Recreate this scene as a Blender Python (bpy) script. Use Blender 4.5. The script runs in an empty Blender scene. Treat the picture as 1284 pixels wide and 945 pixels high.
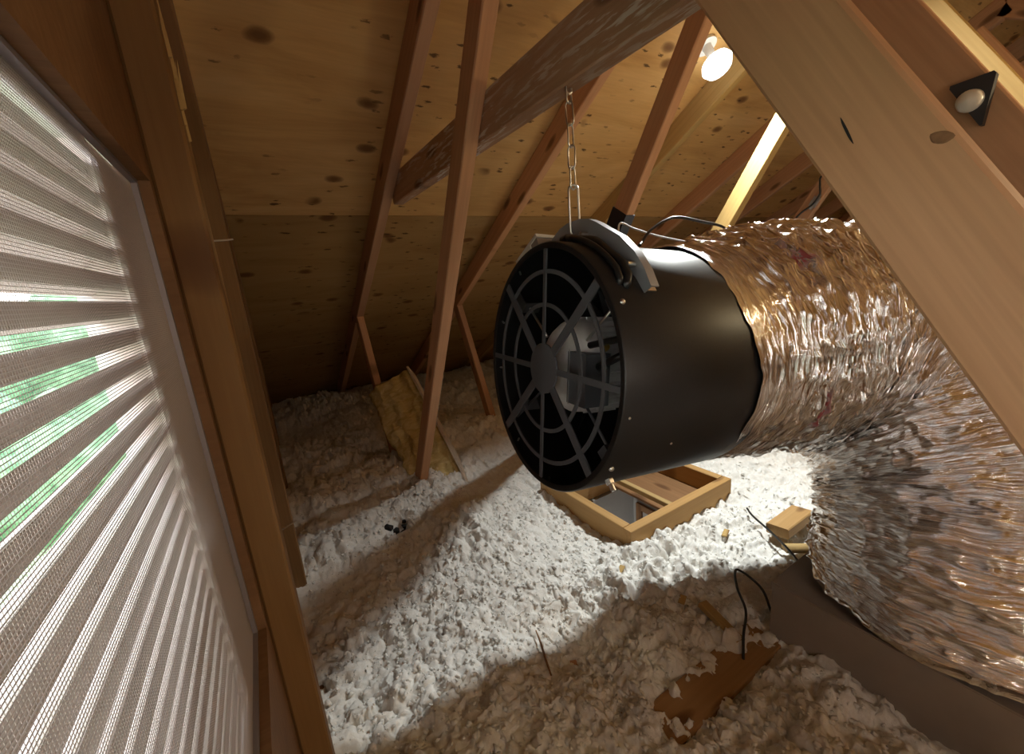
import bpy, math, random
import numpy as np
from mathutils import Matrix, Vector

S = bpy.context.scene
COL = S.collection
PI = math.pi
rnd = random.Random(7)

# ------------------------------------------------------------------ camera
# world frame: x runs along the ridge away from the gable, y runs toward the far eave, z is up; origin = eye point
yaw, pitch, roll = (math.radians(v) for v in (30.67, 13.03, 5.0))
fwd = Vector((math.sin(yaw) * math.cos(pitch), math.cos(yaw) * math.cos(pitch), -math.sin(pitch)))
rgt0 = Vector((math.cos(yaw), -math.sin(yaw), 0))
dwn0 = fwd.cross(rgt0)
rgt = rgt0 * math.cos(roll) + dwn0 * math.sin(roll)
dwn = -rgt0 * math.sin(roll) + dwn0 * math.cos(roll)
cam = bpy.data.cameras.new('camera')
cam.sensor_fit = 'HORIZONTAL'
cam.sensor_width = 36.0
cam.lens = 519.0 / 1284.0 * 36.0
cam.clip_start = 0.01
camo = bpy.data.objects.new('camera', cam)
COL.objects.link(camo)
m = Matrix.Identity(4)
for i, v in enumerate((rgt, -dwn, -fwd)):
    m[0][i], m[1][i], m[2][i] = v
camo.matrix_world = m
S.camera = camo

# ------------------------------------------------------------------ sky, exposure
S.view_settings.view_transform = 'Standard'
S.view_settings.look = 'None'
S.view_settings.gamma = 1.0
S.view_settings.use_curve_mapping = False
S.view_settings.exposure = 0.25
w = bpy.data.worlds.new('sky')
S.world = w
w.use_nodes = True
nt = w.node_tree
bg = nt.nodes['Background']
sky = nt.nodes.new('ShaderNodeTexSky')
sky.sky_type = 'NISHITA'
sky.sun_disc = False
sky.sun_elevation = math.radians(48)
sky.sun_rotation = math.radians(200)
hz = nt.nodes.new('ShaderNodeHueSaturation')      # thin overcast
hz.inputs['Saturation'].default_value = .35
nt.links.new(sky.outputs[0], hz.inputs['Color'])
wm = nt.nodes.new('ShaderNodeMix')
wm.data_type = 'RGBA'
wm.blend_type = 'MULTIPLY'
wm.inputs[0].default_value = 1.0
wm.inputs[7].default_value = (1.0, .985, .96, 1)
nt.links.new(hz.outputs[0], wm.inputs[6])
nt.links.new(wm.outputs[2], bg.inputs[0])
bg.inputs[1].default_value = 1.25

LAMP = Vector((1.534, 1.002, 0.677))       # the bulb under the roof deck
LAMP2 = Vector((1.42, -0.20, 0.30))         # second bulb of the attic, on the other side of the ridge
FILL_POS = Vector((0.16, -1.00, -0.02))        # added fill light, unseen behind the eye point


def point(name, loc, power, col, r):
    l = bpy.data.lights.new(name, 'POINT')
    l.energy = power
    l.color = col
    l.shadow_soft_size = r
    o = bpy.data.objects.new(name, l)
    o.location = loc
    COL.objects.link(o)
    return o


def disc(name, loc, direction, power, col, size):
    l = bpy.data.lights.new(name, 'AREA')
    l.shape = 'DISK'
    l.size = size
    l.spread = math.radians(128)
    l.energy = power
    l.color = col
    o = bpy.data.objects.new(name, l)
    o.location = loc
    o.rotation_euler = Vector(direction).to_track_quat('-Z', 'Y').to_euler()
    COL.objects.link(o)
    return o


S.cycles.max_bounces = 8
S.cycles.diffuse_bounces = 5
S.cycles.glossy_bounces = 4
S.cycles.sample_clamp_indirect = 4.0
S.cycles.caustics_reflective = False
S.cycles.caustics_refractive = False


# ------------------------------------------------------------------ helpers
class MB:
    """collects faces, then links them as one mesh object"""

    def __init__(self):
        self.v, self.f = [], []

    def add(self, vs, fs):
        n = len(self.v)
        self.v += [tuple(p) for p in vs]
        self.f += [tuple(i + n for i in f) for f in fs]

    def box(self, a, b, M=None):
        x0, y0, z0 = a
        x1, y1, z1 = b
        vs = [Vector(p) for p in ((x0, y0, z0), (x1, y0, z0), (x1, y1, z0), (x0, y1, z0), (x0, y0, z1), (x1, y0, z1), (x1, y1, z1), (x0, y1, z1))]
        if M:
            vs = [M @ p for p in vs]
        self.add(vs, [(0, 3, 2, 1), (4, 5, 6, 7), (0, 1, 5, 4), (1, 2, 6, 5), (2, 3, 7, 6), (3, 0, 4, 7)])

    def tube(self, pts, r, n=8, closed=False, caps=True):
        pts = [Vector(p) for p in pts]
        k = len(pts)
        rs = r if isinstance(r, (list, tuple)) else [r] * k
        T = []
        for i in range(k):
            a = pts[(i - 1) % k] if (closed or i > 0) else pts[i]
            b = pts[(i + 1) % k] if (closed or i < k - 1) else pts[i]
            T.append((b - a).normalized())
        u = T[0].orthogonal().normalized()
        vs = []
        for i in range(k):
            u = (u - T[i] * u.dot(T[i])).normalized()
            v = T[i].cross(u)
            for j in range(n):
                a = 2 * PI * j / n
                vs.append(pts[i] + (u * math.cos(a) + v * math.sin(a)) * rs[i])
        fs = []
        for i in range(k if closed else k - 1):
            i2 = (i + 1) % k
            for j in range(n):
                fs.append((i * n + j, i * n + (j + 1) % n, i2 * n + (j + 1) % n, i2 * n + j))
        if caps and not closed:
            fs.append(tuple(range(n))[::-1])
            fs.append(tuple((k - 1) * n + j for j in range(n)))
        self.add(vs, fs)

    def lathe(self, prof, n=32, axis='x', closed=False):
        """profile of (along, radius)"""
        vs, fs = [], []
        k = len(prof)
        for (t, r) in prof:
            for j in range(n):
                a = 2 * PI * j / n
                c, s_ = r * math.cos(a), r * math.sin(a)
                vs.append((t, c, s_) if axis == 'x' else (c, s_, t))
        for i in range(k if closed else k - 1):
            i2 = (i + 1) % k
            for j in range(n):
                j2 = (j + 1) % n
                fs.append((i * n + j, i2 * n + j, i2 * n + j2, i * n + j2))
        self.add(vs, fs)

    def build(self, name, mat, parent=None, M=None, smooth=False):
        me = bpy.data.meshes.new(name)
        me.from_pydata(self.v, [], self.f)
        return link(name, me, mat, parent, M, smooth)


def link(name, me, mat, parent=None, M=None, smooth=False):
    if mat and not me.materials:
        me.materials.append(mat)
    if smooth:
        me.shade_smooth()
        if smooth == 'auto':
            try:
                me.set_sharp_from_angle(angle=math.radians(40))
            except Exception:
                pass
    o = bpy.data.objects.new(name, me)
    COL.objects.link(o)
    if parent:
        o.parent = parent
    if M is not None:
        o.matrix_local = M
    return o


def thing(name, label, cat, loc=(0, 0, 0), group=None, M=None):
    o = bpy.data.objects.new(name, None)
    o.empty_display_size = 0.05
    COL.objects.link(o)
    if M is not None:
        o.matrix_world = M
    else:
        o.location = loc
    return tag(o, label, cat, group)


def tag(o, label, cat=None, group=None, kind=None):
    o['label'] = label
    if cat:
        o['category'] = cat
    if group:
        o['group'] = group
    if kind:
        o['kind'] = kind
    return o


def struct(o, label=None):
    o['kind'] = 'structure'
    if label:
        o['label'] = label
    return o


def prism_mesh(L, wd, th, ch=0.003):
    """a length of lumber along local x, width on y, thickness on z, with eased edges"""
    a, b = wd / 2, th / 2
    c = min(ch, a * .4, b * .4)
    sec = [(-a + c, -b), (a - c, -b), (a, -b + c), (a, b - c), (a - c, b), (-a + c, b), (-a, b - c), (-a, -b + c)]
    mb = MB()
    vs = [(x, y, z) for x in (-L / 2, L / 2) for (y, z) in sec]
    fs = [(i, (i + 1) % 8, 8 + (i + 1) % 8, 8 + i) for i in range(8)]
    fs += [tuple(range(8))[::-1], tuple(range(8, 16))]
    mb.add(vs, fs)
    return mb


def lumber(name, mat, p0, p1, wd, th, side, parent=None, ch=0.003):
    """lumber between two points; 'side' is the direction of its thickness"""
    p0, p1, side = Vector(p0), Vector(p1), Vector(side)
    d = (p1 - p0)
    L = d.length
    X = d.normalized()
    Z = (side - X * side.dot(X)).normalized()
    Y = Z.cross(X)
    M = Matrix.Identity(4)
    for i, v in enumerate((X, Y, Z)):
        M[0][i], M[1][i], M[2][i] = v
    M.translation = (p0 + p1) / 2
    return prism_mesh(L, wd, th, ch).build(name, mat, parent, M)


# ------------------------------------------------------------------ numpy noise
def _h(ix, iy, iz, s):
    n = (ix.astype(np.int64) * 374761393 + iy.astype(np.int64) * 668265263 + iz.astype(np.int64) * 2147483647 + s * 974634533) & 0xffffffff
    n = ((n ^ (n >> 13)) * 1274126177) & 0xffffffff
    n = ((n ^ (n >> 16)) * 2246822519) & 0xffffffff
    return ((n ^ (n >> 15)) & 0xffffff) / 16777215.0


def vnoise(x, y, z=None, s=0):
    if z is None:
        z = np.zeros_like(x)
    ix, iy, iz = np.floor(x), np.floor(y), np.floor(z)
    fx, fy, fz = x - ix, y - iy, z - iz
    ux, uy, uz = (f * f * f * (f * (f * 6 - 15) + 10) for f in (fx, fy, fz))
    out = 0
    for dx in (0, 1):
        for dy in (0, 1):
            for dz in (0, 1):
                out = out + (ux if dx else 1 - ux) * (uy if dy else 1 - uy) * (uz if dz else 1 - uz) * _h(ix + dx, iy + dy, iz + dz, s)
    return out * 2 - 1


def fbm(x, y, z=None, s=0, o=4):
    a, t = 1.0, 0
    for k in range(o):
        t = t + a * vnoise(x * 2 ** k, y * 2 ** k, None if z is None else z * 2 ** k, s + k * 17)
        a *= .5
    return t


def worley(x, y, s=0):
    ix, iy = np.floor(x), np.floor(y)
    best = np.full_like(x, 9.0)
    bid = np.zeros_like(x)
    zz = np.zeros_like(x)
    for dx in (-1, 0, 1):
        for dy in (-1, 0, 1):
            cx, cy = ix + dx, iy + dy
            px = cx + _h(cx, cy, zz, s)
            py = cy + _h(cx, cy, zz + 1, s)
            d = (px - x) ** 2 + (py - y) ** 2
            k = d < best
            best = np.where(k, d, best)
            bid = np.where(k, _h(cx, cy, zz + 2, s), bid)
    return np.sqrt(best), bid


def grid_mesh(name, V, closed_v=False):
    """V: (n, m, 3) array -> quad mesh"""
    n, mm_, _ = V.shape
    idx = np.arange(n * mm_).reshape(n, mm_)
    if closed_v:
        idx = np.concatenate([idx, idx[:, :1]], axis=1)
    q = np.stack([idx[:-1, :-1], idx[1:, :-1], idx[1:, 1:], idx[:-1, 1:]], axis=-1).reshape(-1, 4)
    return quads_mesh(name, V.reshape(-1, 3), q)


def quads_mesh(name, verts, q):
    me = bpy.data.meshes.new(name)
    me.vertices.add(len(verts))
    me.vertices.foreach_set('co', np.asarray(verts, np.float32).ravel())
    me.loops.add(q.size)
    me.loops.foreach_set('vertex_index', q.astype(np.int32).ravel())
    me.polygons.add(len(q))
    me.polygons.foreach_set('loop_start', np.arange(0, q.size, 4, dtype=np.int32))
    me.update(calc_edges=True)
    me.validate()
    return me


# ------------------------------------------------------------------ materials
class NT:
    def __init__(self, name):
        self.m = bpy.data.materials.new(name)
        self.m.use_nodes = True
        self.t = self.m.node_tree
        self.b = self.t.nodes['Principled BSDF']
        self.out = self.t.nodes['Material Output']

    def n(self, typ, ins=None, **kw):
        nd = self.t.nodes.new('ShaderNode' + typ)
        for k, v in kw.items():
            setattr(nd, k, v)
        for k, v in (ins or {}).items():
            self.set(nd.inputs[k], v)
        return nd

    def set(self, sock, v):
        if isinstance(v, bpy.types.NodeSocket):
            self.t.links.new(v, sock)
        elif isinstance(v, (tuple, list)) and sock.type == 'RGBA' and len(v) == 3:
            sock.default_value = (*v, 1)
        else:
            sock.default_value = v

    def bs(self, **kw):
        for k, v in kw.items():
            self.set(self.b.inputs[k.replace('_', ' ')], v)
        return self

    def ramp(self, fac, stops, interp='LINEAR'):
        r = self.n('ValToRGB', {0: fac})
        e = r.color_ramp.elements
        r.color_ramp.interpolation = interp
        while len(e) < len(stops):
            e.new(.5)
        for el, (p, c) in zip(e, stops):
            el.position = p
            el.color = (*c, 1) if isinstance(c, tuple) else (c, c, c, 1)
        return r.outputs[0]

    def mix(self, fac, a, b, mode='MIX'):
        nd = self.n('Mix', data_type='RGBA', blend_type=mode)
        self.set(nd.inputs[0], fac)
        self.set(nd.inputs[6], a)
        self.set(nd.inputs[7], b)
        return nd.outputs[2]

    def math(self, op, a, b=0.0, c=None):
        nd = self.n('Math', {0: a, 1: b}, operation=op)
        if c is not None:
            self.set(nd.inputs[2], c)
        return nd.outputs[0]

    def coords(self, kind='Object', scale=(1, 1, 1), rand=True):
        tc = self.n('TexCoord')
        mp = self.n('Mapping', {0: tc.outputs[kind], 3: scale})
        if rand:
            oi = self.n('ObjectInfo')
            v = self.n('VectorMath', {0: mp.outputs[0]}, operation='ADD')
            cm = self.n('CombineXYZ', {0: self.math('MULTIPLY', oi.outputs['Random'], 31.0), 1: self.math('MULTIPLY', oi.outputs['Random'], 57.0), 2: self.math('MULTIPLY', oi.outputs['Random'], 13.0)})
            self.t.links.new(cm.outputs[0], v.inputs[1])
            return v.outputs[0]
        return mp.outputs[0]

    def noise(self, vec, scale=1.0, detail=4.0, rough=.55, dist=0.0):
        return self.n('TexNoise', {'Vector': vec, 'Scale': scale, 'Detail': detail, 'Roughness': rough, 'Distortion': dist}).outputs[0]

    def bump(self, h, strength=.3, dist=.002):
        b = self.n('Bump', {'Strength': strength, 'Distance': dist, 'Height': h})
        self.t.links.new(b.outputs[0], self.b.inputs['Normal'])


def wood_mat(name, light, dark, knot, streak=False, tone=.25, rough=.65):
    k = NT(name)
    g = k.coords(scale=(1.1, 13, 13))
    n1 = k.noise(g, 1.0, 5, .6, .6)
    f = k.coords(scale=(7, 210, 210))
    n2 = k.noise(f, 1.0, 2, .5)
    c = k.ramp(n1, [(.3, dark), (.68, light)])
    c = k.mix(k.math('MULTIPLY', n2, .45), c, tuple(v * .62 for v in dark))
    # growth rings on the flat faces
    wv = k.n('TexWave', {'Vector': k.coords(scale=(.9, 10, 10)), 'Scale': 1.6, 'Distortion': 7.0, 'Detail': 2.0, 'Detail Scale': .6}, wave_type='BANDS', bands_direction='Y')
    c = k.mix(k.ramp(wv.outputs[1], [(.6, 0.0), (.95, .22)]), c, tuple(v * .75 for v in dark))
    # knots
    vc = k.coords(scale=(2.6, 8, 8))
    vor = k.n('TexVoronoi', {'Vector': vc, 'Scale': 1.0, 'Randomness': 1.0}, voronoi_dimensions='2D').outputs[0]
    vor = k.math('ADD', vor, k.math('MULTIPLY', k.math('SUBTRACT', k.noise(vc, 3, 2), .5), .08))
    c = k.mix(k.ramp(vor, [(.04, .8), (.085, .5), (.12, 0.0)]), c, knot)
    oi = k.n('ObjectInfo')
    hsv = k.n('HueSaturation', {'Saturation': k.math('MULTIPLY_ADD', oi.outputs['Random'], .08, .98), 'Value': k.math('MULTIPLY_ADD', oi.outputs['Random'], tone, 1 - tone / 2), 'Color': c})
    c = hsv.outputs[0]
    if streak:
        s1 = k.noise(k.coords(scale=(16, 120, 120)), 1.0, 3, .6)
        s2 = k.noise(k.coords(scale=(2.2, 9, 9)), 1.0, 3, .6)
        mk = k.math('MULTIPLY', k.ramp(s1, [(.52, 0.0), (.60, 1.0)]), k.ramp(s2, [(.36, 0.0), (.56, 1.0)]))
        c = k.mix(k.math('MULTIPLY', mk, .75), c, (.86, .80, .72))
    k.bs(Base_Color=c, Roughness=rough)
    k.b.inputs['Specular IOR Level'].default_value = .25
    k.bump(k.math('ADD', n2, n1), .22, .0012)
    return k.m


LUMBER = wood_mat('lumber', (.70, .405, .24), (.57, .31, .17), (.13, .06, .028))
LUMBER_STREAK = wood_mat('scuffed_lumber', (.66, .40, .25), (.52, .30, .18), (.11, .05, .025), streak=True)
LUMBER_PALE = wood_mat('pale_lumber', (.60, .42, .18), (.50, .33, .13), (.24, .12, .05), tone=.1)
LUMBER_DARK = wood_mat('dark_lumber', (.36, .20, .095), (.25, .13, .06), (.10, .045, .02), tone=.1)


def plywood_mat(name='plywood', f=1.0):
    k = NT(name)
    g = k.coords(scale=(1.3, 7, 7))
    n1 = k.noise(g, 1.0, 5, .6, 1.2)
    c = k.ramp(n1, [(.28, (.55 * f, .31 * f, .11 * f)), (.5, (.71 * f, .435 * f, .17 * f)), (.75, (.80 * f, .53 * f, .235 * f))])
    fib = k.noise(k.coords(scale=(9, 160, 160)), 1.0, 2, .5)
    c = k.mix(k.math('MULTIPLY', fib, .3), c, (.30, .17, .07))
    # big round knots
    vc = k.coords(scale=(3.0, 5.2, 5.2))
    v = k.n('TexVoronoi', {'Vector': vc, 'Scale': 1.0}, voronoi_dimensions='2D').outputs[0]
    v = k.math('ADD', v, k.math('MULTIPLY', k.math('SUBTRACT', k.noise(vc, 4, 2), .5), .10))
    gk = k.ramp(k.noise(k.coords(scale=(2.2, 2.2, 2.2)), 1.0, 1), [(.50, 0.0), (.54, 1.0)])
    c = k.mix(k.math('MULTIPLY', gk, k.ramp(v, [(.035, .85), (.07, .7), (.095, .35), (.115, 0.0)])), c, (.13, .05, .018))
    # small dark nicks
    vc2 = k.coords(scale=(8, 22, 22))
    v2 = k.n('TexVoronoi', {'Vector': vc2, 'Scale': 1.0}, voronoi_dimensions='2D').outputs[0]
    v2 = k.math('ADD', v2, k.math('MULTIPLY', k.math('SUBTRACT', k.noise(vc2, 3.0, 4, .7), .5), .75))
    gate = k.ramp(k.noise(k.coords(scale=(3, 3, 3)), 1.0, 2), [(.42, 0.0), (.55, 1.0)])
    c = k.mix(k.math('MULTIPLY', k.ramp(v2, [(.03, .85), (.10, 0.0)]), gate), c, (.06, .028, .012))
    k.bs(Base_Color=c, Roughness=.7)
    k.b.inputs['Specular IOR Level'].default_value = .2
    k.bump(k.math('ADD', fib, n1), .15, .001)
    return k.m


PLY = plywood_mat()
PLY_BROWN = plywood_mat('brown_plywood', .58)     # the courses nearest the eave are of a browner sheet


def plain(name, col, rough=.5, metal=0.0, spec=.5, var=0.0, scale=40.0, bump=0.0):
    k = NT(name)
    c = col
    if var:
        nz = k.noise(k.coords(rand=False), scale, 4, .6)
        c = k.ramp(nz, [(.3, tuple(v * (1 - var) for v in col)), (.7, tuple(min(1, v * (1 + var)) for v in col))])
        if bump:
            k.bump(nz, bump, .001)
    k.bs(Base_Color=c, Roughness=rough, Metallic=metal)
    k.b.inputs['Specular IOR Level'].default_value = spec
    return k.m


BLACK = plain('black_powder_coat', (.010, .010, .011), .42, 0, .55, .2, 260, .08)

GRILLE = plain('grille_black', (.085, .086, .095), .45, 0, .5)
ZINC = plain('zinc', (.72, .70, .67), .28, 1.0)
STEEL_DARK = plain('bracket_grey', (.34, .34, .36), .42, .4, .5)
ALU = plain('cast_aluminium', (.80, .77, .76), .55, .1, .5, .08, 30)
RUBBER = plain('black_rubber', (.012, .012, .012), .35)
WHITE_WIRE = plain('white_cable', (.75, .73, .70), .5)
BOX_METAL = plain('painted_sheet_metal', (.34, .29, .25), .5, .2, .4, .10, 6)
DRYWALL = plain('drywall', (.40, .40, .39), .9, 0, .2, .05, 8)
SCREEN = plain('aluminium_wire', (.66, .60, .585), .55, .35)
VENT_METAL = plain('vent_sheet_metal', (.76, .70, .68), .55, .05)
LOUVER = plain('louver_paint', (.52, .44, .41), .55, 0.0, .4)
KRAFT = plain('pale_facing_paper', (.62, .52, .42), .8, 0, .2, .12, 60)
BLACK_PLASTIC = plain('black_plastic', (.016, .018, .024), .4)
FROST = plain('frosted_globe', (.70, .66, .60), .3)
BRASS = plain('brass', (.62, .42, .12), .35, 1.0)
DEBRIS = plain('dark_debris', (.015, .013, .012), .8)
CLAP = plain('siding_outside', (.5, .48, .45), .7)


def insulation_mat():
    k = NT('blown_insulation')
    co = k.coords(rand=False)
    n1 = k.noise(co, 60, 5, .7)
    c = k.ramp(n1, [(.3, (.74, .71, .66)), (.65, (.90, .89, .86))])
    st = k.noise(co, 3.2, 4, .6)
    c = k.mix(k.ramp(st, [(.58, 0.0), (.78, .25)]), c, (.64, .55, .45))
    sp = k.n('TexVoronoi', {'Vector': co, 'Scale': 26.0}).outputs[0]
    sp = k.math('ADD', sp, k.math('MULTIPLY', k.math('SUBTRACT', k.noise(co, 90, 3), .5), .2))
    c = k.mix(k.math('MULTIPLY', k.ramp(sp, [(.03, .9), (.055, 0.0)]), k.ramp(k.noise(co, 5, 2), [(.5, 0.0), (.6, 1.0)])), c, (.10, .05, .025))
    k.bs(Base_Color=c, Roughness=1.0)
    k.b.inputs['Specular IOR Level'].default_value = 0.0
    k.b.inputs['Subsurface Weight'].default_value = .6
    k.b.inputs['Subsurface Radius'].default_value = (1, 1, 1)
    k.b.inputs['Subsurface Scale'].default_value = .008
    k.bump(k.noise(co, 190, 5, .75), .5, .003)
    return k.m


INSUL = insulation_mat()


def batt_mat():
    k = NT('yellow_fibreglass')
    co = k.coords(scale=(3, 16, 16), rand=False)
    n1 = k.noise(co, 2.2, 6, .65, .8)
    c = k.ramp(n1, [(.3, (.55, .40, .14)), (.6, (.78, .65, .33)), (.8, (.86, .76, .48))])
    k.bs(Base_Color=c, Roughness=1.0)
    k.b.inputs['Specular IOR Level'].default_value = 0.0
    k.bump(n1, .8, .008)
    return k.m


BATT = batt_mat()


def foil_mat():
    k = NT('aluminium_foil')
    uv = k.n('UVMap').outputs[0]
    mp = k.n('Mapping', {0: uv, 3: (1, 1, 1)}).outputs[0]
    sx = k.n('SeparateXYZ', {0: mp})
    # red print repeated along one turn of the sleeve
    band = k.ramp(k.math('ABSOLUTE', k.math('SUBTRACT', sx.outputs[0], .178)), [(.010, 1.0), (.016, 0.0)])
    t1 = k.noise(k.n('Mapping', {0: uv, 3: (160, 30, 1)}).outputs[0], 1.0, 3, .7)
    t2 = k.noise(k.n('Mapping', {0: uv, 3: (2, 9, 1)}).outputs[0], 1.0, 2, .5)
    ink = k.math('MULTIPLY', band, k.math('MULTIPLY', k.ramp(t1, [(.46, 0.0), (.52, 1.0)]), k.ramp(t2, [(.5, 0.0), (.56, 1.0)])))
    c = k.mix(k.math('MULTIPLY', ink, .9), (.84, .815, .80), (.30, .012, .02))
    fine = k.noise(k.n('Mapping', {0: uv, 3: (520, 14, 1)}).outputs[0], 1.0, 4, .65, .6)
    cr = k.n('TexVoronoi', {'Vector': k.n('Mapping', {0: uv, 3: (120, 60, 1)}).outputs[0], 'Scale': 1.0}).outputs[0]
    k.bs(Base_Color=c, Roughness=.10, Metallic=k.math('SUBTRACT', 1.0, k.math('MULTIPLY', ink, .95)))
    k.bump(k.math('ADD', fine, k.math('MULTIPLY', cr, .2)), .7, .003)
    return k.m


FOIL = foil_mat()


def emit(name, col, strength):
    k = NT(name)
    k.bs(Base_Color=(.9, .9, .9), Roughness=.3, Emission_Color=col, Emission_Strength=strength)
    return k.m


def leaf_mat(name, a, b):
    k = NT(name)
    n1 = k.noise(k.coords(rand=False), 5, 5, .7)
    k.bs(Base_Color=k.ramp(n1, [(.35, a), (.65, b)]), Roughness=.7)
    return k.m


# ------------------------------------------------------------------ roof, gable, floor
SL = 0.56
RY, RZ = 0.60, 1.0044                      # ridge line (underside of the deck)


def roof_z(y):
    return RZ - SL * abs(y - RY)


X0, X1 = -0.08, 5.32
NRM = math.hypot(1, SL)
cs_, sn_ = 1 / NRM, SL / NRM


def deck(name, sgn, label):
    root = struct(bpy.data.objects.new(name, None), label)
    COL.objects.link(root)
    root.location = (0, RY, RZ)
    # courses of panels: seam on the eave side falls at y = 1.84
    first = (1.84 - RY) * NRM - 1.22 if sgn > 0 else .3
    edges = [0.0, first]
    while edges[-1] < 4.2 * NRM:
        edges.append(edges[-1] + 1.22)
    edges = [e for i, e in enumerate(edges) if i == 0 or e - edges[i - 1] > .02]
    for r in range(len(edges) - 1):
        a, b = edges[r] + .0015, edges[r + 1] - .0015
        xs = [X0 - .12]
        nx = 1.104 if r % 2 else 2.324
        nx = 2.324 if r % 2 == 0 else 3.554
        while nx < X1 - .2:
            xs.append(nx)
            nx += 2.44
        xs.append(X1)
        for i in range(len(xs) - 1):
            L, W = xs[i + 1] - xs[i] - .003, b - a
            mid = Vector(((xs[i] + xs[i + 1]) / 2, sgn * cs_ * (a + b) / 2, -sn_ * (a + b) / 2))
            Xv = Vector((1, 0, 0))
            Yv = Vector((0, sgn * cs_, -sn_))
            Zv = Xv.cross(Yv)
            off = .006 * (1 if Zv.z > 0 else -1)
            M = Matrix.Identity(4)
            for q, v in enumerate((Xv, Yv, Zv)):
                M[0][q], M[1][q], M[2][q] = v
            M.translation = mid + Zv * off
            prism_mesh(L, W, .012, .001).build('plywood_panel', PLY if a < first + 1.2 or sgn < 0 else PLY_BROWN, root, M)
    return root


deck('ceiling', 1, 'plywood roof deck sloping down to the far eave')
deck('ceiling.001', -1, 'plywood roof deck of the other slope behind the ridge')
# shingle layer outside keeps daylight out of the joints
shg = MB()
for sgn in (1, -1):
    e = 4.4
    a = Vector((0, RY, RZ + .03))
    b = Vector((0, RY + sgn * e, RZ + .03 - SL * e))
    up = Vector((0, 0, .02))
    vs = []
    for x in (X0 - .25, X1 + .1):
        for p in (a, b, b + up, a + up):
            vs.append((x, p.y, p.z))
    shg.add(vs, [(0, 1, 2, 3), (7, 6, 5, 4), (0, 4, 5, 1), (1, 5, 6, 2), (2, 6, 7, 3), (3, 7, 4, 0)])
struct(shg.build('ceiling_shingles', plain('shingle_grey', (.1, .1, .1), .9)), 'roof covering above the plywood deck')

FZ = -1.0                                   # top of the drywall ceiling of the rooms below
VY0, VY1, VZ0, VZ1 = -0.95, 0.585, -0.42, 0.132    # vent opening
gw = MB()
wx0, wx1 = -.080, -.066


def gable_poly(y0, y1, z0):
    """wall piece from z0 up to the roof between y0 and y1"""
    ys = [y0] + ([RY] if y0 < RY < y1 else []) + [y1]
    n = len(ys)
    vs, fs = [], []
    for x in (wx0, wx1):
        vs += [(x, y, z0) for y in ys] + [(x, y, roof_z(y) + .005) for y in ys]
    k = 2 * n
    for i in range(n - 1):
        fs.append((i, n + i, n + i + 1, i + 1))
        fs.append((k + i, k + i + 1, k + n + i + 1, k + n + i))
        fs.append((n + i, k + n + i, k + n + i + 1, n + i + 1))
        fs.append((i, i + 1, k + i + 1, k + i))
    fs.append((0, k, k + n, n))
    fs.append((n - 1, 2 * n - 1, k + 2 * n - 1, k + n - 1))
    gw.add(vs, fs)


gable_poly(-2.95, VY0, FZ)
gable_poly(VY0, VY1, VZ1)
gable_poly(VY1, 4.15, FZ)
gw.box((wx0, VY0, FZ), (wx1, VY1, VZ0))
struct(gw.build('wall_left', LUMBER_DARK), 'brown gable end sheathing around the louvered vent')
sd = MB()
sd.box((-.16, -3.2, -3.2), (-.10, VY0 - .06, 1.2))
sd.box((-.16, VY1 + .05, -3.2), (-.10, 4.4, 1.2))
sd.box((-.16, VY0 - .06, -3.2), (-.10, VY1 + .05, VZ0 - .05))
sd.box((-.16, VY0 - .06, VZ1 + .05), (-.10, VY1 + .05, 1.2))
struct(sd.build('wall_outside', CLAP))
fw = MB()
fw.box((X1 - .02, -3.2, FZ), (X1, 4.3, 1.2))
struct(fw.build('wall_right', PLY), 'far gable end of the attic in the dark')
eb = MB()
eb.box((X0 - .02, 4.16, FZ - .1), (X1, 4.2, -.75))
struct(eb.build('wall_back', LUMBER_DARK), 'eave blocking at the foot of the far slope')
eb = MB()
eb.box((X0 - .02, -3.0, FZ - .1), (X1, -2.96, -.75))
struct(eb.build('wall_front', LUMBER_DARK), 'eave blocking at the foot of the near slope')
HX0, HX1, HY0, HY1 = .888, 1.44, .838, 1.34  # hatch curb, outer
fl = MB()
T = .0125
fl.box((X0, -3.0, FZ - T), (HX0 + .038, 4.2, FZ))
fl.box((HX1 - .038, -3.0, FZ - T), (X1, 4.2, FZ))
fl.box((HX0 + .038, -3.0, FZ - T), (HX1 - .038, HY0 + .038, FZ))
fl.box((HX0 + .038, HY1 - .038, FZ - T), (HX1 - .038, 4.2, FZ))
struct(fl.build('floor', DRYWALL), 'drywall under the insulation, open at the hatch')

# ------------------------------------------------------------------ trusses
WS = 0.030


def bar(name, root, p0, p1, wd, th, mat, dx=0.0):
    """a truss member in the plane of its truss (y,z points of the centre line)"""
    return lumber(name, mat, (dx, *p0), (dx, *p1), wd, th, (1, 0, 0), root)


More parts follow.
